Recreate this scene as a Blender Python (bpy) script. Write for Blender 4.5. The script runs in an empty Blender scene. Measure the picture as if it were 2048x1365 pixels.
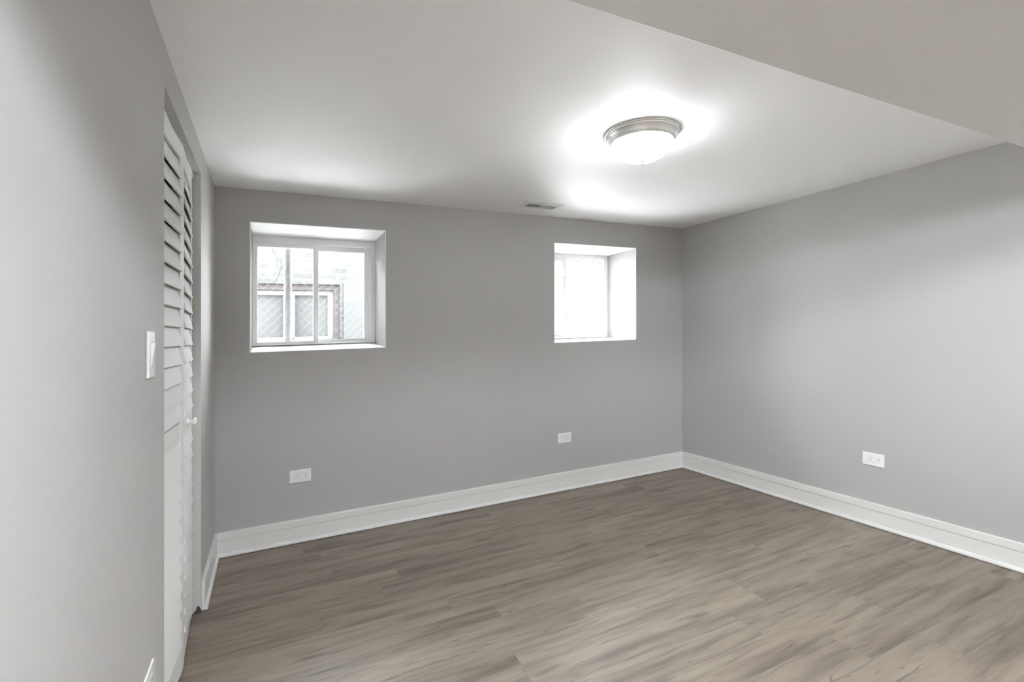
import bpy, bmesh, math, random
from mathutils import Vector

# ------------------------------------------------------------------ camera, world, light, exposure
C = bpy.context.scene.collection
SC = bpy.context.scene
FIT_SHEAR = 0.03116          # vertical shear of the whole model to fit a tilted horizon: floor, ceiling and openings rise this much per metre to the right
XL, XR, YB, HC, H = -0.2856, 3.4222, 3.3916, 1.2839, 2.2
YREAR = -6.0
cam_data = bpy.data.cameras.new('camera')
cam = bpy.data.objects.new('camera', cam_data); C.objects.link(cam)
cam.location = (0, 0, HC)
cam.rotation_euler = (math.radians(90), 0, -math.radians(26.24))
cam_data.sensor_width = 36
cam_data.lens = 987.57 / 2048 * 36
cam_data.shift_y = (679.52 - 682.5) / 2048
cam_data.clip_start = 0.02
SC.camera = cam
SC.view_settings.view_transform = 'Standard'
SC.view_settings.look = 'None'
SC.view_settings.exposure = 0.09
SC.view_settings.gamma = 1.0
try:
    SC.cycles.use_denoising = True
    SC.cycles.max_bounces = 12
    SC.cycles.diffuse_bounces = 8
    SC.cycles.transparent_max_bounces = 16
    SC.cycles.sample_clamp_indirect = 0
except Exception:
    pass
W = bpy.data.worlds.new('overcast_sky'); SC.world = W; W.use_nodes = True
bg = W.node_tree.nodes['Background']
bg.inputs[0].default_value = (0.95, 0.975, 1.0, 1)
bg.inputs[1].default_value = 46.0

def light(name, kind, loc, energy, size, color=(1, 1, 1)):
    d = bpy.data.lights.new(name, kind); d.energy = energy; d.color = color
    if kind == 'POINT': d.shadow_soft_size = size
    o = bpy.data.objects.new(name, d); C.objects.link(o); o.location = loc
    return o
sun = light('sun_light', 'SUN', (-6, 6, 6), 14.0, 0, (1, 0.98, 0.95))
sun.data.angle = math.radians(3)
sun.rotation_euler = Vector((-0.66, 0.35, 0.66)).to_track_quat('Z', 'Y').to_euler()   # along the gangway between the houses
light('rear_bulb_light', 'POINT', (1.05, -0.55, 2.10), 160, 0.035, (0.935, 0.968, 1.0))
spot = light('added_fill_spot', 'SPOT', (0.6, -1.6, 2.07), 270.0, 0, (0.935, 0.968, 1.0))  # added fill with no known source, brightens the right wall
spot.data.spot_size = math.radians(46); spot.data.spot_blend = 1.0; spot.data.shadow_soft_size = 0.06
spot.rotation_euler = Vector((0.6 - 3.42, -1.6 - 2.3, 2.07 - 1.6)).to_track_quat('Z', 'Y').to_euler()

# ------------------------------------------------------------------ materials
def mat(name, col, rough=0.5, metal=0.0, bump=0.0, bscale=200.0, var=0.0, vscale=3.0, spec=None):
    m = bpy.data.materials.new(name); m.use_nodes = True
    nt = m.node_tree; b = nt.nodes['Principled BSDF']
    b.inputs['Base Color'].default_value = (*col, 1)
    b.inputs['Roughness'].default_value = rough
    b.inputs['Metallic'].default_value = metal
    if spec is not None: b.inputs['Specular IOR Level'].default_value = spec
    if bump or var:
        tc = nt.nodes.new('ShaderNodeTexCoord')
    if bump:
        n = nt.nodes.new('ShaderNodeTexNoise'); n.inputs['Scale'].default_value = bscale
        n.inputs['Detail'].default_value = 3
        nt.links.new(tc.outputs['Object'], n.inputs['Vector'])
        bp = nt.nodes.new('ShaderNodeBump'); bp.inputs['Strength'].default_value = bump
        bp.inputs['Distance'].default_value = 0.001
        nt.links.new(n.outputs['Fac'], bp.inputs['Height']); nt.links.new(bp.outputs['Normal'], b.inputs['Normal'])
    if var:
        n = nt.nodes.new('ShaderNodeTexNoise'); n.inputs['Scale'].default_value = vscale
        nt.links.new(tc.outputs['Object'], n.inputs['Vector'])
        mx = nt.nodes.new('ShaderNodeMix'); mx.data_type = 'RGBA'
        mx.inputs[6].default_value = (*[c * (1 - var) for c in col], 1)
        mx.inputs[7].default_value = (*[min(1, c * (1 + var)) for c in col], 1)
        nt.links.new(n.outputs['Fac'], mx.inputs[0]); nt.links.new(mx.outputs[2], b.inputs['Base Color'])
    return m

M = {}
M['wall'] = mat('greige_wall_paint', (0.455, 0.449, 0.443), 0.55, bump=0.12, bscale=350, var=0.012)
M['ceiling'] = mat('ceiling_paint', (0.90, 0.90, 0.90), 0.60, bump=0.08, bscale=300)
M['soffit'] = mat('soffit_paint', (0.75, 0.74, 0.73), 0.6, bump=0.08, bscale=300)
M['reveal'] = mat('white_reveal_paint', (0.90, 0.90, 0.90), 0.5)
M['trim'] = mat('white_trim_paint', (0.745, 0.745, 0.73), 0.33, var=0.015, vscale=12)
M['doorp'] = mat('white_door_paint', (0.71, 0.71, 0.70), 0.38, bump=0.05, bscale=120)
M['jamb'] = mat('jamb_paint', (0.58, 0.575, 0.565), 0.45)
M['plastic'] = mat('white_plastic', (0.84, 0.84, 0.83), 0.22)
M['slot'] = mat('dark_slot', (0.02, 0.02, 0.02), 0.6)
M['slotgrey'] = mat('grey_slot', (0.22, 0.22, 0.22), 0.6)
M['vinyl'] = mat('white_vinyl', (0.91, 0.91, 0.91), 0.35)
M['nickel'] = mat('brushed_nickel', (0.86, 0.85, 0.83), 0.38, metal=1.0)
M['closet'] = mat('closet_painted_shade', (0.12, 0.115, 0.11), 0.8)  # darkness of the unlit closet is put into this colour
M['core'] = mat('raw_plaster_core', (0.07, 0.06, 0.05), 0.9, var=0.3, vscale=60)
M['duct'] = mat('duct_dark', (0.03, 0.03, 0.03), 0.7)
M['vent'] = mat('vent_enamel', (0.74, 0.74, 0.73), 0.4)
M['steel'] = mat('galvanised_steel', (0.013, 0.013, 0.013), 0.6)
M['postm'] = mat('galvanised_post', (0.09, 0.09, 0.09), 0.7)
M['concrete'] = mat('pale_concrete', (0.52, 0.52, 0.515), 0.9, var=0.12, vscale=4)
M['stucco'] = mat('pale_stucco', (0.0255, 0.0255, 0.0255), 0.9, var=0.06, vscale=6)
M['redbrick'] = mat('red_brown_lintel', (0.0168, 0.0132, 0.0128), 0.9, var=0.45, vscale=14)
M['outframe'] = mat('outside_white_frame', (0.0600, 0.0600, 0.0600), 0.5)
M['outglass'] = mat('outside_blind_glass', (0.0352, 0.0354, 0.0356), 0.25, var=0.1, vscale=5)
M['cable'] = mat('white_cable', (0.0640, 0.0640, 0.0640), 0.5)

def glow(name, col, s):
    m = bpy.data.materials.new(name); m.use_nodes = True
    b = m.node_tree.nodes['Principled BSDF']
    b.inputs['Base Color'].default_value = (0.9, 0.9, 0.9, 1); b.inputs['Roughness'].default_value = 0.25
    b.inputs['Emission Color'].default_value = (*col, 1); b.inputs['Emission Strength'].default_value = s
    return m
M['bowl'] = glow('lit_frosted_glass', (0.935, 0.968, 1.0), 47.0)
M['bulb'] = glow('lit_bulb', (0.95, 0.975, 1.0), 8.0)

def glass_mat():
    m = bpy.data.materials.new('window_glass'); m.use_nodes = True
    nt = m.node_tree; nt.nodes.clear()
    out = nt.nodes.new('ShaderNodeOutputMaterial'); mx = nt.nodes.new('ShaderNodeMixShader')
    t = nt.nodes.new('ShaderNodeBsdfTransparent'); g = nt.nodes.new('ShaderNodeBsdfGlossy')
    t.inputs[0].default_value = (0.97, 0.98, 0.98, 1); g.inputs['Roughness'].default_value = 0.02
    f = nt.nodes.new('ShaderNodeFresnel'); f.inputs[0].default_value = 1.35
    nt.links.new(f.outputs[0], mx.inputs[0]); nt.links.new(t.outputs[0], mx.inputs[1])
    nt.links.new(g.outputs[0], mx.inputs[2]); nt.links.new(mx.outputs[0], out.inputs[0])
    return m
M['glass'] = glass_mat()

def brick_mat():
    m = bpy.data.materials.new('pale_brick'); m.use_nodes = True
    nt = m.node_tree; b = nt.nodes['Principled BSDF']; b.inputs['Roughness'].default_value = 0.9
    tc = nt.nodes.new('ShaderNodeTexCoord'); sp = nt.nodes.new('ShaderNodeSeparateXYZ'); cb = nt.nodes.new('ShaderNodeCombineXYZ')
    nt.links.new(tc.outputs['Object'], sp.inputs[0])
    nt.links.new(sp.outputs[0], cb.inputs[0]); nt.links.new(sp.outputs[2], cb.inputs[1])
    nz = nt.nodes.new('ShaderNodeTexNoise'); nz.inputs['Scale'].default_value = 9; nz.inputs['Detail'].default_value = 4
    nt.links.new(tc.outputs['Object'], nz.inputs['Vector'])
    va = nt.nodes.new('ShaderNodeVectorMath'); va.operation = 'MULTIPLY_ADD'
    va.inputs[1].default_value = (0.03, 0.022, 0)
    nt.links.new(nz.outputs['Color'], va.inputs[0]); nt.links.new(cb.outputs[0], va.inputs[2])
    br = nt.nodes.new('ShaderNodeTexBrick')
    br.inputs['Scale'].default_value = 1.0; br.inputs['Brick Width'].default_value = 0.215
    br.inputs['Row Height'].default_value = 0.07; br.inputs['Mortar Size'].default_value = 0.011
    br.inputs['Mortar Smooth'].default_value = 0.35
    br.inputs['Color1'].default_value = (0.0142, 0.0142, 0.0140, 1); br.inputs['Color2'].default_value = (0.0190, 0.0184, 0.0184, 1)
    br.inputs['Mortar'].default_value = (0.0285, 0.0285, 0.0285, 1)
    nt.links.new(va.outputs[0], br.inputs['Vector'])
    n2 = nt.nodes.new('ShaderNodeTexNoise'); n2.inputs['Scale'].default_value = 5; n2.inputs['Detail'].default_value = 6
    nt.links.new(tc.outputs['Object'], n2.inputs['Vector'])
    cr = nt.nodes.new('ShaderNodeValToRGB'); cr.color_ramp.elements[0].position = 0.42; cr.color_ramp.elements[1].position = 0.62
    nt.links.new(n2.outputs['Fac'], cr.inputs[0])
    mx = nt.nodes.new('ShaderNodeMix'); mx.data_type = 'RGBA'; mx.inputs[7].default_value = (0.0288, 0.0288, 0.0288, 1)  # noise patches lift the brick towards the mortar tone
    mm = nt.nodes.new('ShaderNodeMath'); mm.operation = 'MULTIPLY'; mm.inputs[1].default_value = 0.7
    nt.links.new(cr.outputs[0], mm.inputs[0]); nt.links.new(mm.outputs[0], mx.inputs[0])
    nt.links.new(br.outputs['Color'], mx.inputs[6]); nt.links.new(mx.outputs[2], b.inputs['Base Color'])
    return m
M['brick'] = brick_mat()

def floor_mat():
    PW, PL = 0.15, 1.22
    m = bpy.data.materials.new('weathered_oak_vinyl_plank'); m.use_nodes = True
    nt = m.node_tree; N = nt.nodes; L = nt.links; b = N['Principled BSDF']
    def math_(op, a, bb=None, c=None):
        n = N.new('ShaderNodeMath'); n.operation = op
        for i, v in enumerate((a, bb, c)):
            if v is None: continue
            if isinstance(v, (int, float)): n.inputs[i].default_value = v
            else: L.new(v, n.inputs[i])
        return n.outputs[0]
    def comb(x, y, z=0.0):
        n = N.new('ShaderNodeCombineXYZ')
        for i, v in enumerate((x, y, z)):
            if isinstance(v, (int, float)): n.inputs[i].default_value = v
            else: L.new(v, n.inputs[i])
        return n.outputs[0]
    def noise(vec, scale, detail=4, rough=0.55, dist=0.0):
        n = N.new('ShaderNodeTexNoise'); n.inputs['Scale'].default_value = scale
        n.inputs['Detail'].default_value = detail; n.inputs['Roughness'].default_value = rough
        n.inputs['Distortion'].default_value = dist
        L.new(vec, n.inputs['Vector']); return n.outputs['Fac']
    def ramp(f, pts):
        r = N.new('ShaderNodeValToRGB'); e = r.color_ramp.elements
        while len(e) < len(pts): e.new(0.5)
        for i, (p, c) in enumerate(pts):
            e[i].position = p; e[i].color = (*(c if isinstance(c, tuple) else (c, c, c)), 1)
        L.new(f, r.inputs[0]); return r.outputs[0]
    def mix(f, a, c, mode='MIX'):
        n = N.new('ShaderNodeMix'); n.data_type = 'RGBA'; n.blend_type = mode
        if isinstance(f, (int, float)): n.inputs[0].default_value = f
        else: L.new(f, n.inputs[0])
        for k, v in ((6, a), (7, c)):
            if isinstance(v, tuple): n.inputs[k].default_value = (*v, 1)
            else: L.new(v, n.inputs[k])
        return n.outputs[2]
    def rnd(vec):
        n = N.new('ShaderNodeTexWhiteNoise'); n.noise_dimensions = '3D'; L.new(vec, n.inputs['Vector']); return n
    tc = N.new('ShaderNodeTexCoord'); sp = N.new('ShaderNodeSeparateXYZ'); L.new(tc.outputs['Object'], sp.inputs[0])
    X, Y = sp.outputs[0], sp.outputs[1]
    yy = math_('DIVIDE', math_('ADD', Y, 10.02), PW)
    row = math_('FLOOR', yy)
    fy = math_('FRACT', yy)
    ro = rnd(comb(row, 3.1, 0)).outputs['Value']
    xx = math_('DIVIDE', math_('MULTIPLY_ADD', ro, 3.7, math_('ADD', X, 20.0)), PL)
    col = math_('FLOOR', xx); fx = math_('FRACT', xx)
    pr = rnd(comb(row, col, 7.7)); R1 = pr.outputs['Value']
    sc = N.new('ShaderNodeSeparateColor'); L.new(pr.outputs['Color'], sc.inputs[0])
    R2, R3 = sc.outputs[0], sc.outputs[1]
    # grain runs along X; each plank gets its own cut of the grain
    ox = math_('MULTIPLY', R1, 37.0); oy = math_('MULTIPLY', R2, 23.0)
    gx = math_('ADD', X, ox)
    wob = noise(comb(math_('MULTIPLY', gx, 1.6), math_('ADD', math_('MULTIPLY', Y, 4.0), oy)), 1.0, 3)
    gy = math_('ADD', math_('MULTIPLY_ADD', wob, 0.05, Y), oy)
    broad = noise(comb(math_('MULTIPLY', gx, 1.15), math_('MULTIPLY', gy, 13.0)), 1.0, 4, 0.6)
    mid = noise(comb(math_('MULTIPLY', gx, 2.6), math_('MULTIPLY', gy, 30.0)), 1.0, 5, 0.6, 0.3)
    fine = noise(comb(math_('MULTIPLY', gx, 9.0), math_('MULTIPLY', gy, 190.0)), 1.0, 4, 0.6)
    c = ramp(broad, [(0.30, (0.132, 0.107, 0.083)), (0.43, (0.215, 0.179, 0.142)), (0.52, (0.262, 0.221, 0.178)), (0.68, (0.300, 0.255, 0.207))])
    c = mix(ramp(mid, [(0.30, 0.8), (0.48, 0.0)]), c, (0.128, 0.103, 0.083))
    c = mix(ramp(mid, [(0.55, 0.0), (0.75, 0.30)]), c, (0.35, 0.302, 0.252))
    c = mix(ramp(fine, [(0.35, 0.20), (0.6, 0.0)]), c, (0.12, 0.10, 0.085))
    # knots and little cracks
    kv = comb(math_('MULTIPLY', gx, 1.9), math_('MULTIPLY', gy, 7.5))
    vo = N.new('ShaderNodeTexVoronoi'); vo.inputs['Scale'].default_value = 1.0; vo.inputs['Randomness'].default_value = 1.0
    L.new(kv, vo.inputs['Vector'])
    dk = noise(comb(math_('MULTIPLY', gx, 1.3), math_('MULTIPLY', gy, 6.5), 2.0), 1.0, 3, 0.6, 0.6)
    c = mix(ramp(dk, [(0.56, 0.0), (0.74, 0.6)]), c, (0.125, 0.10, 0.078))
    c = mix(ramp(vo.outputs['Distance'], [(0.03, 0.8), (0.17, 0.0)]), c, (0.085, 0.068, 0.055))
    crk = noise(comb(math_('MULTIPLY', gx, 1.3), math_('MULTIPLY', gy, 24.0), 4.0), 1.0, 2, 0.5, 0.5)
    crl = math_('ABSOLUTE', math_('SUBTRACT', crk, 0.5))
    gate = noise(comb(math_('MULTIPLY', gx, 1.9), math_('MULTIPLY', gy, 8.0), 9.0), 1.0, 2)
    crm = math_('MULTIPLY', ramp(crl, [(0.0, 1.0), (0.014, 0.0)]), ramp(gate, [(0.54, 0.0), (0.61, 0.8)]))
    c = mix(crm, c, (0.075, 0.06, 0.048))
    # plank to plank tone
    t = math_('MULTIPLY_ADD', R3, 0.17, 0.915)
    c = mix(1.0, c, comb(t, t, t), 'MULTIPLY')
    # seams
    ey = math_('MULTIPLY', math_('MINIMUM', fy, math_('SUBTRACT', 1.0, fy)), PW)
    ex = math_('MULTIPLY', math_('MINIMUM', fx, math_('SUBTRACT', 1.0, fx)), PL)
    e = math_('MINIMUM', ex, ey)
    seam = ramp(math_('MULTIPLY', e, 100.0), [(0.04, 0.45), (0.13, 0.0)])
    c = mix(seam, c, (0.10, 0.085, 0.07))
    L.new(c, b.inputs['Base Color'])
    rr = math_('MULTIPLY_ADD', mid, 0.12, 0.42); L.new(rr, b.inputs['Roughness'])
    bp = N.new('ShaderNodeBump'); bp.inputs['Strength'].default_value = 0.25; bp.inputs['Distance'].default_value = 0.0006
    hh = math_('SUBTRACT', fine, math_('MULTIPLY', seam, 2.0)); L.new(hh, bp.inputs['Height']); L.new(bp.outputs['Normal'], b.inputs['Normal'])
    return m
M['floor'] = floor_mat()

# ------------------------------------------------------------------ mesh helpers (all coordinates are room coordinates)
def boxv(bm, x0, x1, y0, y1, z0, z1):
    v = [bm.verts.new(p) for p in ((x0, y0, z0), (x1, y0, z0), (x1, y1, z0), (x0, y1, z0), (x0, y0, z1), (x1, y0, z1), (x1, y1, z1), (x0, y1, z1))]
    for f in ((0, 3, 2, 1), (4, 5, 6, 7), (0, 1, 5, 4), (1, 2, 6, 5), (2, 3, 7, 6), (3, 0, 4, 7)): bm.faces.new([v[i] for i in f])
    return v
def prism(bm, prof, place, a, b):
    """profile (u, v) swept from a to b; place(u, v, t) -> point"""
    A = [bm.verts.new(place(u, v, a)) for u, v in prof]; B = [bm.verts.new(place(u, v, b)) for u, v in prof]
    n = len(prof)
    for i in range(n): bm.faces.new((A[i], A[(i + 1) % n], B[(i + 1) % n], B[i]))
    bm.faces.new(A[::-1]); bm.faces.new(B)
def tube(bm, pts, r, n=8):
    rings = []
    for i, p in enumerate(pts):
        p = Vector(p); a = Vector(pts[max(i - 1, 0)]); c = Vector(pts[min(i + 1, len(pts) - 1)])
        t = (c - a).normalized(); u = t.cross(Vector((0.013, 1, 0.021))).normalized(); w = t.cross(u)
        rings.append([bm.verts.new(p + (u * math.cos(k * 2 * math.pi / n) + w * math.sin(k * 2 * math.pi / n)) * r) for k in range(n)])
    for a, c in zip(rings, rings[1:]):
        for k in range(n): bm.faces.new((a[k], a[(k + 1) % n], c[(k + 1) % n], c[k]))
    bm.faces.new(rings[0][::-1]); bm.faces.new(rings[-1])
def lathe(bm, prof, cx, cy, n=64, axis='z', base=0.0):
    """profile (r, h); axis z: h is height; axis x: h is added to x=base, centre (cx=y, cy=z)"""
    rings = []
    for r, h in prof:
        if r < 1e-6:
            p = (cx, cy, h) if axis == 'z' else (base + h, cx, cy)
            rings.append([bm.verts.new(p)]); continue
        ring = []
        for k in range(n):
            a = 2 * math.pi * k / n; c, s = r * math.cos(a), r * math.sin(a)
            ring.append(bm.verts.new((cx + c, cy + s, h) if axis == 'z' else (base + h, cx + c, cy + s)))
        rings.append(ring)
    for a, c in zip(rings, rings[1:]):
        for k in range(n):
            k2 = (k + 1) % n
            if len(a) == 1: bm.faces.new((a[0], c[k], c[k2]))
            elif len(c) == 1: bm.faces.new((a[k], a[k2], c[0]))
            else: bm.faces.new((a[k], a[k2], c[k2], c[k]))
def build(name, bm, m, parent=None, origin=None, bevel=0.0, smooth=False, seg=2):
    if origin is None:
        lo = [min(v.co[i] for v in bm.verts) for i in range(3)]; hi = [max(v.co[i] for v in bm.verts) for i in range(3)]
        origin = Vector(((lo[0] + hi[0]) / 2, (lo[1] + hi[1]) / 2, lo[2]))
    O = Vector(origin); O.z += FIT_SHEAR * O.x
    for v in bm.verts:
        v.co.z += FIT_SHEAR * v.co.x  # vertical shear of each built mesh along x
        v.co -= O
    bmesh.ops.recalc_face_normals(bm, faces=bm.faces)
    me = bpy.data.meshes.new(name); bm.to_mesh(me); bm.free()
    mats = m if isinstance(m, (list, tuple)) else [m]
    for x in mats: me.materials.append(x)
    o = bpy.data.objects.new(name, me); C.objects.link(o)
    if smooth:
        for p in me.polygons: p.use_smooth = True
    if parent is not None:
        o.parent = parent
        base = Vector(parent.location); q = parent.parent
        while q is not None: base += Vector(q.location); q = q.parent
        o.location = O - base
    else: o.location = O
    if bevel:
        b = o.modifiers.new('bevel', 'BEVEL'); b.width = bevel; b.segments = seg; b.limit_method = 'ANGLE'
        if smooth is False:
            for p in me.polygons: p.use_smooth = True
            w = o.modifiers.new('wn', 'WEIGHTED_NORMAL')
    return o
def empty(name, loc):
    o = bpy.data.objects.new(name, None); C.objects.link(o)
    o.location = (loc[0], loc[1], loc[2] + FIT_SHEAR * loc[0]); o.empty_display_size = 0.1
    return o
def tag(o, label, cat, group=None, kind=None):
    o['label'] = label; o['category'] = cat
    if group: o['group'] = group
    if kind: o['kind'] = kind
    return o
def S(o, label=None, cat=None):
    o['kind'] = 'structure'
    if label: o['label'] = label
    if cat: o['category'] = cat
    return o
NB = bmesh.new

# ------------------------------------------------------------------ room shell
b = NB(); boxv(b, XL - 0.9, XR + 0.15, YREAR - 0.12, YB + 0.45, -0.12, 0.0)
S(build('floor', b, M['floor'], origin=(0, 0, 0)), 'grey brown weathered oak plank flooring over the whole room', 'floor')
# ceiling with a cut for the vent duct
VX0, VX1, VY0, VY1 = 1.640, 1.900, 3.072, 3.176
b = NB()
cx0, cx1, cy0, cy1 = XL - 0.9, XR + 0.15, YREAR - 0.12, YB + 0.45
for a in ((cx0, VX0, cy0, cy1), (VX1, cx1, cy0, cy1), (VX0, VX1, cy0, VY0), (VX0, VX1, VY1, cy1)):
    boxv(b, a[0], a[1], a[2], a[3], H, H + 0.14)
bmesh.ops.remove_doubles(b, verts=b.verts, dist=1e-5)
S(build('ceiling', b, M['ceiling'], origin=(0, 0, H)), 'smooth white painted basement ceiling around the flush light', 'ceiling')
# dropped soffit over the camera side of the room
b = NB(); boxv(b, XL, XR, -0.15, 0.857, 1.96, H)
S(build('trim_1', b, M['soffit'], bevel=0.004), 'dropped greige soffit crossing the ceiling at top right', 'soffit')

# back wall with two openings
W1 = (-0.099, 0.711, 1.21, 2.000, 0.36, -0.099, 0.722, 1.240, 1.990)   # opening at the wall face, depth, opening at the frame
W2 = (2.053, 2.878, 1.196, 1.991, 0.40, 2.053, 2.884, 1.218, 1.983)
def wall_with_openings():
    b = NB(); T = 0.46
    xs = [XL - 0.11, W1[0], W1[1], W2[0], W2[1], XR + 0.15]
    def col(x0, x1, w):
        if w is None: boxv(b, x0, x1, YB, YB + T, 0, H); return
        boxv(b, x0, x1, YB, YB + T, 0, w[2]); boxv(b, x0, x1, YB, YB + T, w[3], H)
    for i, w in enumerate((None, W1, None, W2, None)): col(xs[i], xs[i + 1], w)
    bmesh.ops.remove_doubles(b, verts=b.verts, dist=1e-5)
    return b
S(build('wall_back', wall_with_openings(), M['wall'], origin=(0, YB, 0)), 'greige back wall holding both deep windows', 'wall')
b = NB(); boxv(b, XR, XR + 0.15, YREAR, YB, 0, H)
S(build('wall_right', b, M['wall'], origin=(XR, 0, 0)), 'plain greige right wall with one outlet', 'wall')
b = NB(); boxv(b, XL - 0.9, XR + 0.15, YREAR - 0.12, YREAR, 0, H)
S(build('wall_rear', b, M['wall'], origin=(0, YREAR, 0)), 'greige wall behind the camera', 'wall')
OY0, OY1, OZ = 1.817, 2.735, 2.072
b = NB(); T = 0.11
boxv(b, XL - T, XL, YREAR, OY0, 0, H)
boxv(b, XL - T, XL, OY0, OY1 + 0.006, OZ, H)
vv = boxv(b, XL - T, XL, OY1 + 0.006, YB, 0, H)
b.faces.ensure_lookup_table()
b.faces[-4].material_index = 1   # raw end of the stud wall beside the closet opening
wl = S(build('wall_left', b, [M['wall'], M['core']], origin=(XL, 0, 0)), 'greige left wall with the closet opening and light switch', 'wall')
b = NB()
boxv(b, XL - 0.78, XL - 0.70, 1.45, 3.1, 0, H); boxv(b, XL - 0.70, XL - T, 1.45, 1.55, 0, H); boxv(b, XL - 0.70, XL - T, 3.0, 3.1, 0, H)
S(build('wall_closet', b, M['closet'], origin=(XL - 0.7, 2.2, 0)), 'closet walls with shade painted in, seen between the door louvers', 'wall')

# ------------------------------------------------------------------ baseboards
BH = 0.143
prof = [(0, 0), (0.026, 0), (0.026, 0.006), (0.0245, 0.012), (0.021, 0.017), (0.0165, 0.0195), (0.0135, 0.0205), (0.0130, 0.0965), (0.0085, 0.0972), (0.0085, 0.1005), (0.0145, 0.1012),
        (0.0145, 0.139), (0.0125, 0.1425), (0.010, BH), (0, BH)]
def lift(p): return [(u, v + 0.004) for u, v in p]
b = NB(); prism(b, lift(prof), lambda u, v, t: (t, YB - u, v), XL, XR)
S(build('baseboard_back', b, M['trim']), 'white grooved baseboard along the window wall', 'baseboard')
b = NB(); prism(b, lift(prof), lambda u, v, t: (XR - u, t, v), YREAR, YB - 0.0135)
S(build('baseboard_right', b, M['trim']), 'white grooved baseboard along the right wall', 'baseboard')
b = NB(); prism(b, lift(prof), lambda u, v, t: (XL + u, t, v), OY1 + 0.02, YB - 0.0135)
S(build('baseboard_left', b, M['trim']), 'short white baseboard between closet opening and back corner', 'baseboard')
b = NB(); prism(b, lift(prof), lambda u, v, t: (XL + u, t, v), YREAR, OY0 - 0.03)
S(build('baseboard_left', b, M['trim']), 'white baseboard beneath the light switch', 'baseboard')

# ------------------------------------------------------------------ windows
def ring(b, x0, x1, z0, z1, l, r, bt, tp, y0, y1):
    boxv(b, x0, x0 + l, y0, y1, z0, z1); boxv(b, x1 - r, x1, y0, y1, z0, z1)
    boxv(b, x0 + l, x1 - r, y0, y1, z0, z0 + bt); boxv(b, x0 + l, x1 - r, y0, y1, z1 - tp, z1)
def reveal(w, root):
    b = NB(); x0, x1, z0, z1, d, a0, a1, c0, c1 = w; e = 0.004
    F = [(x0, z0), (x1, z0), (x1, z1), (x0, z1)]; G = [(a0, c0), (a1, c0), (a1, c1), (a0, c1)]
    cxm, czm = (x0 + x1) / 2, (z0 + z1) / 2
    fi = [b.verts.new((x, YB - 0.0012, z)) for x, z in F]
    gi = [b.verts.new((x, YB + d + 0.07, z)) for x, z in G]
    fo = [b.verts.new((x + (e if x > cxm else -e), YB - 0.0012, z + (e if z > czm else -e))) for x, z in F]
    go = [b.verts.new((x + (e if x > cxm else -e), YB + d + 0.07, z + (e if z > czm else -e))) for x, z in F]
    for i in range(4):
        j = (i + 1) % 4
        b.faces.new((fi[i], fi[j], gi[j], gi[i])); b.faces.new((fo[j], fo[i], go[i], go[j]))
        b.faces.new((fo[i], fo[j], fi[j], fi[i])); b.faces.new((gi[i], gi[j], go[j], go[i]))
    build('window_reveal', b, M['reveal'], root)
def sash(root, x0, x1, z0, z1, l, r, bt, tp, y):
    b = NB(); ring(b, x0, x1, z0, z1, l, r, bt, tp, y, y + 0.028)
    s = build('sash', b, M['vinyl'], root, bevel=0.0025)
    b = NB(); boxv(b, x0 + l - 0.004, x1 - r + 0.004, y + 0.012, y + 0.016, z0 + bt - 0.004, z1 - tp + 0.004)
    build('pane', b, M['glass'], s)
    return s
def window1():
    root = empty('window_1', (W1[0], YB, W1[2])); S(root, 'left white sliding window, brick wall and chain link outside', 'window')
    reveal(W1, root)
    x0, x1, z0, z1, y = -0.099, 0.722, 1.240, 1.990, YB + 0.36
    b = NB(); ring(b, x0, x1, z0, z1, 0.014, 0.044, 0.013, 0.046, y, y + 0.075)
    boxv(b, x1 - 0.052, x1 - 0.044, y + 0.03, y + 0.036, z0 + 0.013, z1 - 0.046)
    build('window_frame', b, M['vinyl'], root, bevel=0.003)
    sash(root, x0 + 0.014, 0.318, z0 + 0.013, z1 - 0.046, 0.017, 0.034, 0.014, 0.028, y + 0.006)
    sash(root, 0.288, x1 - 0.046, z0 + 0.013, z1 - 0.046, 0.029, 0.036, 0.022, 0.036, y + 0.040)
def window2():
    root = empty('window_2', (W2[0], YB, W2[2])); S(root, 'right white sliding window, deep reveal and blank white daylight', 'window')
    reveal(W2, root)
    x0, x1, z0, z1, y = 2.053, 2.884, 1.218, 1.983, YB + 0.40
    b = NB(); ring(b, x0, x1, z0, z1, 0.044, 0.050, 0.022, 0.044, y, y + 0.075)
    build('window_frame', b, M['vinyl'], root, bevel=0.003)
    s = sash(root, x0 + 0.044, 2.425, z0 + 0.022, z1 - 0.044, 0.036, 0.042, 0.018, 0.02, y + 0.006)
    sash(root, 2.395, x1 - 0.05, z0 + 0.022, z1 - 0.044, 0.052, 0.036, 0.018, 0.02, y + 0.042)
    for z in (1.41, 1.794):
        b = NB(); boxv(b, 2.409, 2.425, y - 0.008, y + 0.006, z - 0.030, z + 0.030)
        boxv(b, 2.4, 2.409, y - 0.014, y + 0.004, z - 0.012, z + 0.018)
        build('latch', b, M['vinyl'], s, bevel=0.002)
window1(); window2()

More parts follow.
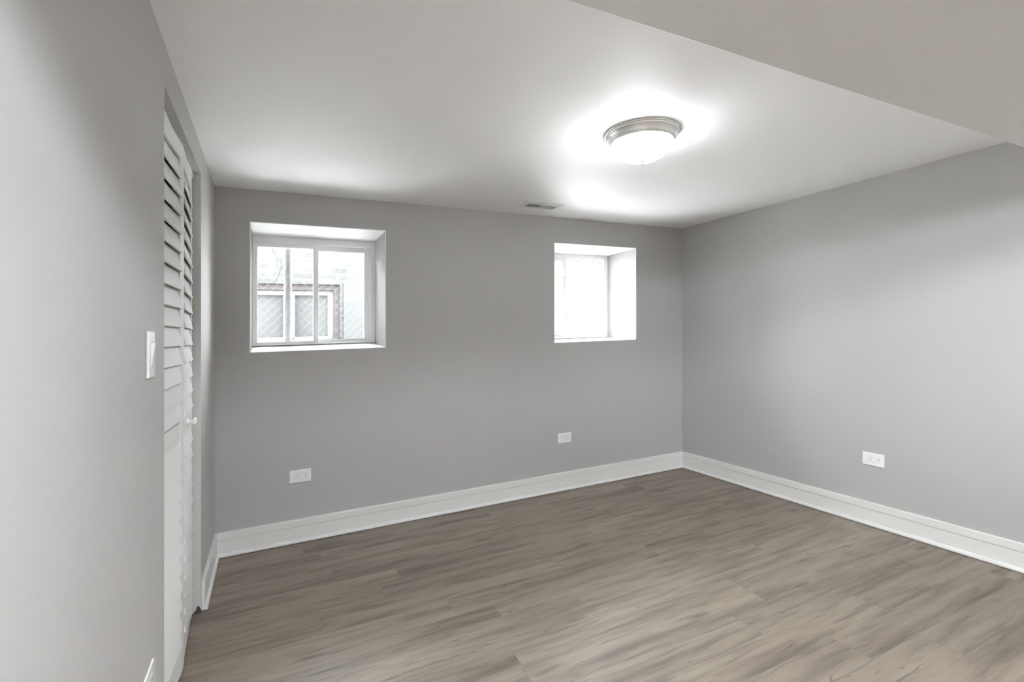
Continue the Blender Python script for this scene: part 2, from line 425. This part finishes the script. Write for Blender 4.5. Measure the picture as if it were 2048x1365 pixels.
# ------------------------------------------------------------------ closet bifold door
def bifold():
    root = empty('door_1', (XL - 0.02, OY0, 0)); S(root, 'white louvered bifold closet door in the left wall', 'door')
    pts = [(-0.318, 1.824), (-0.2965, 2.273), (-0.3195, 2.722)]
    TH = 0.028; Z0, Z1 = 0.018, 2.045
    for k in range(2):
        (ax, ay), (bx, by) = pts[k], pts[k + 1]
        ln = math.hypot(bx - ax, by - ay) - 0.003; tx, ty = (bx - ax) / ln, (by - ay) / ln; nx, ny = ty, -tx
        def P(s, u, z): return (ax + tx * s + nx * u, ay + ty * s + ny * u, z)   # u = 0 front face, negative is into the closet
        def blk(b, s0, s1, u0, u1, z0, z1):
            v = [b.verts.new(P(s, u, z)) for z in (z0, z1) for s, u in ((s0, u0), (s1, u0), (s1, u1), (s0, u1))]
            for f in ((0, 3, 2, 1), (4, 5, 6, 7), (0, 1, 5, 4), (1, 2, 6, 5), (2, 3, 7, 6), (3, 0, 4, 7)): b.faces.new([v[i] for i in f])
        st = 0.047; b = NB()
        blk(b, 0, st, -TH, 0, Z0, Z1); blk(b, ln - st, ln, -TH, 0, Z0, Z1)
        blk(b, st, ln - st, -TH, 0, 1.982, Z1); blk(b, st, ln - st, -TH + 0.002, -0.002, 0.908, 0.978); blk(b, st, ln - st, -TH + 0.002, -0.002, Z0, 0.135)
        panel = build('door_panel', b, M['doorp'], root, bevel=0.0018)
        b = NB()
        def slat(zb, hgt=0.0725):
            # steep blade, its lower edge proud of the panel face, its top edge back inside
            pr = [(0.0068, zb), (0.0014, zb - 0.002), (-0.0155, zb + hgt - 0.004), (-0.0100, zb + hgt)]
            A = [b.verts.new(P(st - 0.004, u, z)) for u, z in pr]; B = [b.verts.new(P(ln - st + 0.004, u, z)) for u, z in pr]
            for i in range(4): b.faces.new((A[i], A[(i + 1) % 4], B[(i + 1) % 4], B[i]))
            b.faces.new(A[::-1]); b.faces.new(B)
        for i in range(14): slat(1.902 - 0.0702 * i)
        for i in range(11): slat(0.908 - 0.070 * (i + 1))
        build('louvers', b, M['doorp'], panel)
        if k == 1:
            s = 0.205; kx, ky, kz = P(s, 0, 0.946)
            b = NB(); lathe(b, [(0, 0), (0.0125, 0), (0.0125, 0.004), (0.006, 0.007), (0.0055, 0.015), (0.010, 0.019), (0.0155, 0.024), (0.0165, 0.029), (0.013, 0.034), (0.006, 0.037), (0, 0.0375)],
                            ky, kz, 24, 'x', kx - 0.0025)
            build('knob', b, M['plastic'], panel, smooth=True)
    b = NB(); boxv(b, -0.342, -0.316, OY0 + 0.002, OY1 - 0.002, 2.049, OZ)
    build('door_track', b, M['vinyl'], root, bevel=0.001)
    # painted board lining the far side of the opening, ragged at the foot
    b = NB(); rng = random.Random(4)
    ed = [(XL - 0.0, 0.03)]
    prf = [(XL - 0.0, 0.020), (XL - 0.006, 0.034), (XL - 0.012, 0.040), (XL - 0.017, 0.036), (XL - 0.020, 0.022), (XL - 0.026, 0.016), (XL - 0.034, 0.006), (XL - 0.045, 0.002), (XL - T, 0.002)]
    pol = prf + [(XL - T, OZ), (XL, OZ)]
    A = [b.verts.new((x, OY1, z)) for x, z in pol]; B = [b.verts.new((x, OY1 + 0.006, z)) for x, z in pol]
    for i in range(len(pol)): b.faces.new((A[i], A[(i + 1) % len(pol)], B[(i + 1) % len(pol)], B[i]))
    b.faces.new(A); b.faces.new(B[::-1])
    build('jamb', b, M['jamb'], root)
    b = NB(); boxv(b, XL - T, XL, OY0 + 0.0, OY0 + 0.004, 0.002, OZ)
    build('jamb', b, M['jamb'], root)
bifold()

# ------------------------------------------------------------------ ceiling light
def ceiling_light():
    cx, cy = 1.563, 1.800
    t = tag(empty('ceiling_light', (cx, cy, H)), 'round flush ceiling light, brushed nickel rim and glowing white bowl', 'ceiling light')
    b = NB()
    lathe(b, [(0, H - 0.001), (0.171, H - 0.001), (0.172, H - 0.004), (0.171, H - 0.0075), (0.1675, H - 0.009), (0.1655, H - 0.009), (0.1655, H - 0.0105), (0.1665, H - 0.012), (0.1655, H - 0.015), (0.163, H - 0.017),
              (0.159, H - 0.021), (0.1555, H - 0.027), (0.153, H - 0.034), (0.1515, H - 0.040), (0.1495, H - 0.0425), (0.1475, H - 0.0425), (0.147, H - 0.045), (0.1450, H - 0.0495), (0.1415, H - 0.0505), (0.1400, H - 0.047), (0.139, H - 0.02), (0, H - 0.02)], cx, cy, 96)
    build('mounting_pan', b, M['nickel'], t, smooth=True)
    b = NB(); R, dp, zt = 0.1385, 0.088, H - 0.046; pr = []
    for i in range(17):
        a = math.pi / 2 * i / 16
        pr.append((R * math.cos(a) ** 0.92 if i < 16 else 0.0, zt - dp * math.sin(a) ** 1.05))
    lathe(b, pr, cx, cy, 96)
    build('glass_bowl', b, M['bowl'], t, smooth=True)
    b = NB(); zb = zt - dp
    lathe(b, [(0, zb + 0.002), (0.013, zb + 0.001), (0.0135, zb - 0.001), (0.010, zb - 0.0035), (0.0045, zb - 0.005), (0.0045, zb - 0.007), (0.0075, zb - 0.0095), (0.0078, zb - 0.012), (0.005, zb - 0.0155), (0.0, zb - 0.017)], cx, cy, 24)
    build('finial', b, M['nickel'], t, smooth=True)
ceiling_light()

# rear bulb's holder, and one made up for the added fill spot, both unseen
for (x, y, z) in ((1.05, -0.55, 2.10), (0.6, -1.6, 2.07)):
    t = tag(empty('bulb_holder', (x, y, H)), 'white bulb holder on the ceiling behind the soffit, ' + ('nearer the soffit' if y > -1 else 'made up for the added fill spot'), 'light fitting')
    b = NB(); lathe(b, [(0, H - 0.001), (0.055, H - 0.001), (0.05, H - 0.012), (0.025, H - 0.026), (0.022, H - 0.034), (0, H - 0.034)], x, y, 32)
    build('holder_base', b, M['plastic'], t, smooth=True)

# ------------------------------------------------------------------ ceiling vent
def vent():
    x0, x1, y0, y1 = 1.612, 1.918, 3.028, 3.191
    t = tag(empty('ceiling_vent', ((x0 + x1) / 2, (y0 + y1) / 2, H)), 'small white two-way air register in the ceiling near the back wall', 'vent')
    ix0, ix1, iy0, iy1, mx = 1.655, 1.890, 3.086, 3.166, 1.7735
    b = NB(); z0, z1 = H - 0.007, H
    # sloped face plate with one opening either side of the centre bar
    def plate(b):
        O = [(x0, y0), (x1, y0), (x1, y1), (x0, y1)]; I = [(x0 + 0.012, y0 + 0.012), (x1 - 0.012, y0 + 0.012), (x1 - 0.012, y1 - 0.012), (x0 + 0.012, y1 - 0.012)]
        K = [(ix0, iy0), (ix1, iy0), (ix1, iy1), (ix0, iy1)]
        o = [b.verts.new((x, y, z1 - 0.0005)) for x, y in O]; i_ = [b.verts.new((x, y, z0)) for x, y in I]
        k = [b.verts.new((x, y, z0 + 0.001)) for x, y in K]; u = [b.verts.new((x, y, H + 0.01)) for x, y in K]
        for a in range(4):
            c = (a + 1) % 4
            b.faces.new((o[a], o[c], i_[c], i_[a])); b.faces.new((i_[a], i_[c], k[c], k[a])); b.faces.new((k[a], k[c], u[c], u[a]))
    plate(b); boxv(b, mx - 0.0045, mx + 0.0045, iy0, iy1, z0, H + 0.01)
    build('face_plate', b, M['vent'], t)
    b = NB()
    for sgn, a0, a1 in ((1, ix0, mx - 0.0045), (-1, mx + 0.0045, ix1)):
        n = 13
        for i in range(n):
            xc = a0 + (i + 0.5) * (a1 - a0) / n; dx = 0.0056 * sgn
            prism(b, [(xc - dx, H - 0.004), (xc - dx + 0.0009, H - 0.004), (xc + dx + 0.0009, H + 0.010), (xc + dx, H + 0.010)], lambda u, v, s: (u, s, v), iy0, iy1)
    build('louvers', b, M['vent'], t)
    b = NB(); c = M['duct']
    boxv(b, VX0 + 0.001, VX1 - 0.001, VY0 + 0.001, VY1 - 0.001, H + 0.06, H + 0.065)
    for q in ((VX0 + 0.0005, VX0 + 0.002, VY0, VY1), (VX1 - 0.002, VX1 - 0.0005, VY0, VY1), (VX0, VX1, VY0 + 0.0005, VY0 + 0.002), (VX0, VX1, VY1 - 0.002, VY1 - 0.0005)):
        boxv(b, *q, H + 0.011, H + 0.06)
    build('duct', b, c, t)
vent()

# ------------------------------------------------------------------ outlets and switch
def outlet(name, u0, z0, place, label):
    """u0, z0: lower left corner of the plate as seen from the room; place(u, out, z) -> point"""
    PW_, PH_ = 0.126, 0.080
    o0 = place(u0 + PW_ / 2, 0, z0)
    t = tag(empty('electrical_outlet', o0), label, 'outlet', 'horizontal white duplex outlets low on the walls')
    def bx(b, a0, a1, w0, w1, c0, c1):
        v = [b.verts.new(place(u0 + a, w, z0 + z)) for z in (c0, c1) for a, w in ((a0, w0), (a1, w0), (a1, w1), (a0, w1))]
        for f in ((0, 3, 2, 1), (4, 5, 6, 7), (0, 1, 5, 4), (1, 2, 6, 5), (2, 3, 7, 6), (3, 0, 4, 7)): b.faces.new([v[i] for i in f])
    b = NB(); bx(b, 0, PW_, 0.0002, 0.0062, 0, PH_); build('wall_plate', b, M['plastic'], t, bevel=0.0024, seg=3)
    # dark gap round the insert, then the insert itself
    b = NB(); bx(b, 0.0275, 0.1005, 0.005, 0.00635, 0.0225, 0.0575); build('insert_gap', b, M['slotgrey'], t)
    b = NB(); bx(b, 0.0283, 0.0997, 0.005, 0.0072, 0.0233, 0.0567); r = build('receptacle', b, M['plastic'], t, bevel=0.0012)
    for k in (0, 1):
        a = 0.0385 + 0.040 * k; b = NB()
        bx(b, a, a + 0.0075, 0.0070, 0.00735, 0.0465, 0.0482); bx(b, a + 0.001, a + 0.0075, 0.0070, 0.00735, 0.0338, 0.0355)
        build('blade_slots', b, M['slotgrey'], r)
        b = NB(); A = []; B = []
        for i in range(14):
            q = 2 * math.pi * i / 14
            A.append(b.verts.new(place(u0 + a + 0.0150 + 0.0027 * math.cos(q), 0.0070, z0 + 0.041 + 0.0027 * math.sin(q))))
            B.append(b.verts.new(place(u0 + a + 0.0150 + 0.0027 * math.cos(q), 0.0074, z0 + 0.041 + 0.0027 * math.sin(q))))
        for i in range(14): b.faces.new((A[i], A[(i + 1) % 14], B[(i + 1) % 14], B[i]))
        b.faces.new(B); b.faces.new(A[::-1]); build('ground_hole', b, M['slot'], r)
    for a in (0.0145, 0.1115):
        b = NB(); A = []; B = []
        for i in range(12):
            q = 2 * math.pi * i / 12
            A.append(b.verts.new(place(u0 + a + 0.0026 * math.cos(q), 0.006, z0 + 0.040 + 0.0026 * math.sin(q))))
            B.append(b.verts.new(place(u0 + a + 0.0026 * math.cos(q), 0.0067, z0 + 0.040 + 0.0026 * math.sin(q))))
        for i in range(12): b.faces.new((A[i], A[(i + 1) % 12], B[(i + 1) % 12], B[i]))
        b.faces.new(B); b.faces.new(A[::-1]); build('screw', b, M['plastic'], t)
back = lambda u, w, z: (u, YB - w, z)
outlet('o', 0.117, 0.377, back, 'white outlet on the back wall below the left window')
outlet('o', 2.081, 0.384, back, 'white outlet on the back wall below the right window')
outlet('o', -1.848, 0.381, lambda u, w, z: (XR - w, -u, z), 'white outlet on the right wall above the long baseboard')
outlet('o', 1.512, 0.345, lambda u, w, z: (XL + w, u, z), 'white outlet low on the left wall, cut by the bottom edge')

def switch():
    y0, y1, z0, z1 = 1.566, 1.641, 1.190, 1.314; ym = (y0 + y1) / 2
    t = tag(empty('light_switch', (XL, ym, z0)), 'white wall dimmer switch on the left wall beside the louvered closet', 'light switch')
    b = NB(); boxv(b, XL + 0.0002, XL + 0.0075, y0, y1, z0, z1); build('wall_plate', b, M['plastic'], t, bevel=0.003, seg=3)
    b = NB(); boxv(b, XL + 0.006, XL + 0.0079, ym - 0.0175, ym + 0.0175, z0 + 0.0275, z1 - 0.0275); build('insert_gap', b, M['slotgrey'], t)
    b = NB(); boxv(b, XL + 0.006, XL + 0.0088, ym - 0.0167, ym + 0.0167, z0 + 0.0283, z1 - 0.0283); f = build('switch_frame', b, M['plastic'], t, bevel=0.001)
    # rocker, tipped outwards at its top
    b = NB(); za, zb_ = z0 + 0.031, z1 - 0.031
    prism(b, [(0.0078, za), (0.0098, za), (0.0108, za + 0.022), (0.0108 + 0.002, za + 0.034), (0.0165, zb_), (0.0078, zb_)], lambda u, v, s: (XL + u, s, v), ym - 0.0145, ym + 0.006)
    build('rocker', b, M['plastic'], t, bevel=0.0006)
    b = NB(); boxv(b, XL + 0.0085, XL + 0.0125, ym + 0.009, ym + 0.014, za + 0.036, za + 0.048); build('dimmer_slider', b, M['plastic'], t, bevel=0.001)
    for z in (z0 + 0.0135, z1 - 0.0135):
        b = NB(); lathe(b, [(0, 0.0070), (0.0030, 0.0070), (0.0030, 0.0080), (0.0018, 0.0086), (0, 0.0086)], ym, z, 16, 'x', XL)
        build('screw', b, M['plastic'], t, smooth=True)
switch()

# ------------------------------------------------------------------ outside
GZ = 1.02
b = NB(); boxv(b, -6, 12, YB + 0.461, 18, GZ - 0.3, GZ)
S(build('ground', b, M['concrete']), 'pale concrete yard outside the windows', 'ground')
def neighbour():
    Y = 5.30
    t = tag(empty('brick_house', (0, Y, GZ)), 'patchy pale brick house wall seen through the left window', 'building')
    ox0, ox1, oz0, oz1 = -0.95, 0.655, 1.20, 1.825
    b = NB()
    for q in ((-4.5, ox0, GZ, 2.5), (ox1, 1.45, GZ, 2.5), (ox0, ox1, GZ, oz0), (ox0, ox1, oz1, 2.5)):
        boxv(b, q[0], q[1], Y, Y + 0.3, q[2], q[3])
    bmesh.ops.remove_doubles(b, verts=b.verts, dist=1e-5)
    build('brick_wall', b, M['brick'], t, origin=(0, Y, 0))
    b = NB(); boxv(b, ox0, ox1 - 0.056, Y + 0.03, Y + 0.25, 1.768, oz1); boxv(b, ox1 - 0.056, ox1, Y + 0.03, Y + 0.25, oz0 + 0.06, oz1)
    build('red_lintel', b, M['redbrick'], t)
    b = NB(); boxv(b, ox0, ox1 + 0.06, Y - 0.05, Y + 0.2, oz0, oz0 + 0.066); build('window_sill', b, M['outframe'], t, bevel=0.005)
    f = NB(); fx1 = ox1 - 0.056
    ring(f, ox0, fx1, 1.266, 1.768, 0.05, 0.055, 0.036, 0.05, Y + 0.07, Y + 0.16)
    boxv(f, 0.130, 0.236, Y + 0.06, Y + 0.16, 1.29, 1.73); boxv(f, -0.50, -0.40, Y + 0.06, Y + 0.16, 1.29, 1.73)
    boxv(f, ox0, fx1, Y + 0.062, Y + 0.075, 1.757, 1.764)
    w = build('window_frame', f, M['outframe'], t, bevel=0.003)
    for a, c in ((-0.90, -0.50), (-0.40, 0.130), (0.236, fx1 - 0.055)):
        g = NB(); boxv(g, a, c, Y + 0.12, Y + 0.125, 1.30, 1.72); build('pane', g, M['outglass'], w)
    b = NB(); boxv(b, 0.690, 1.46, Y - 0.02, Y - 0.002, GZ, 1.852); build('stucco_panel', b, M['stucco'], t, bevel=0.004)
    b = NB(); pts = []
    for i in range(25):
        s = i / 24; pts.append((0.01 + 0.07 * math.sin(s * 2.9) + 0.02 * s, Y - 0.012, 2.22 - 0.37 * s))
    tube(b, pts, 0.006); build('wall_cable', b, M['cable'], t, smooth=True)
neighbour()
def fence():
    Y = 4.0
    t = tag(empty('chain_link_fence', (0.127, Y, GZ)), 'galvanised chain link fence with round post outside the left window', 'fence')
    xa, xb, za, zb_ = -1.6, 1.75, GZ + 0.04, 2.62; p = 0.031; q = 0.062
    b = NB(); n = int((xb - xa) / p); mrows = int((zb_ - za) / q * 2)
    for i in range(n):
        pts = []
        for j in range(mrows + 1):
            side = 1 if (i + j) % 2 else -1
            pts.append((xa + i * p + side * p / 2 * 1.03, Y - 0.032 + side * 0.0012, za + j * q / 2))
        tube(b, pts, 0.0011, 4)
    build('wire_mesh', b, M['steel'], t)
    for px in (0.127, -1.62, 1.78):
        b = NB(); lathe(b, [(0, GZ), (0.0265, GZ), (0.0265, 2.66), (0.03, 2.665), (0.03, 2.69), (0.015, 2.72), (0, 2.725)], px, Y, 24); build('fence_post', b, M['postm'], t, smooth=True)
    b = NB(); tube(b, [(xa, Y - 0.005, 2.64), (xb, Y - 0.005, 2.64)], 0.018, 12); build('top_rail', b, M['postm'], t, smooth=True)
fence()
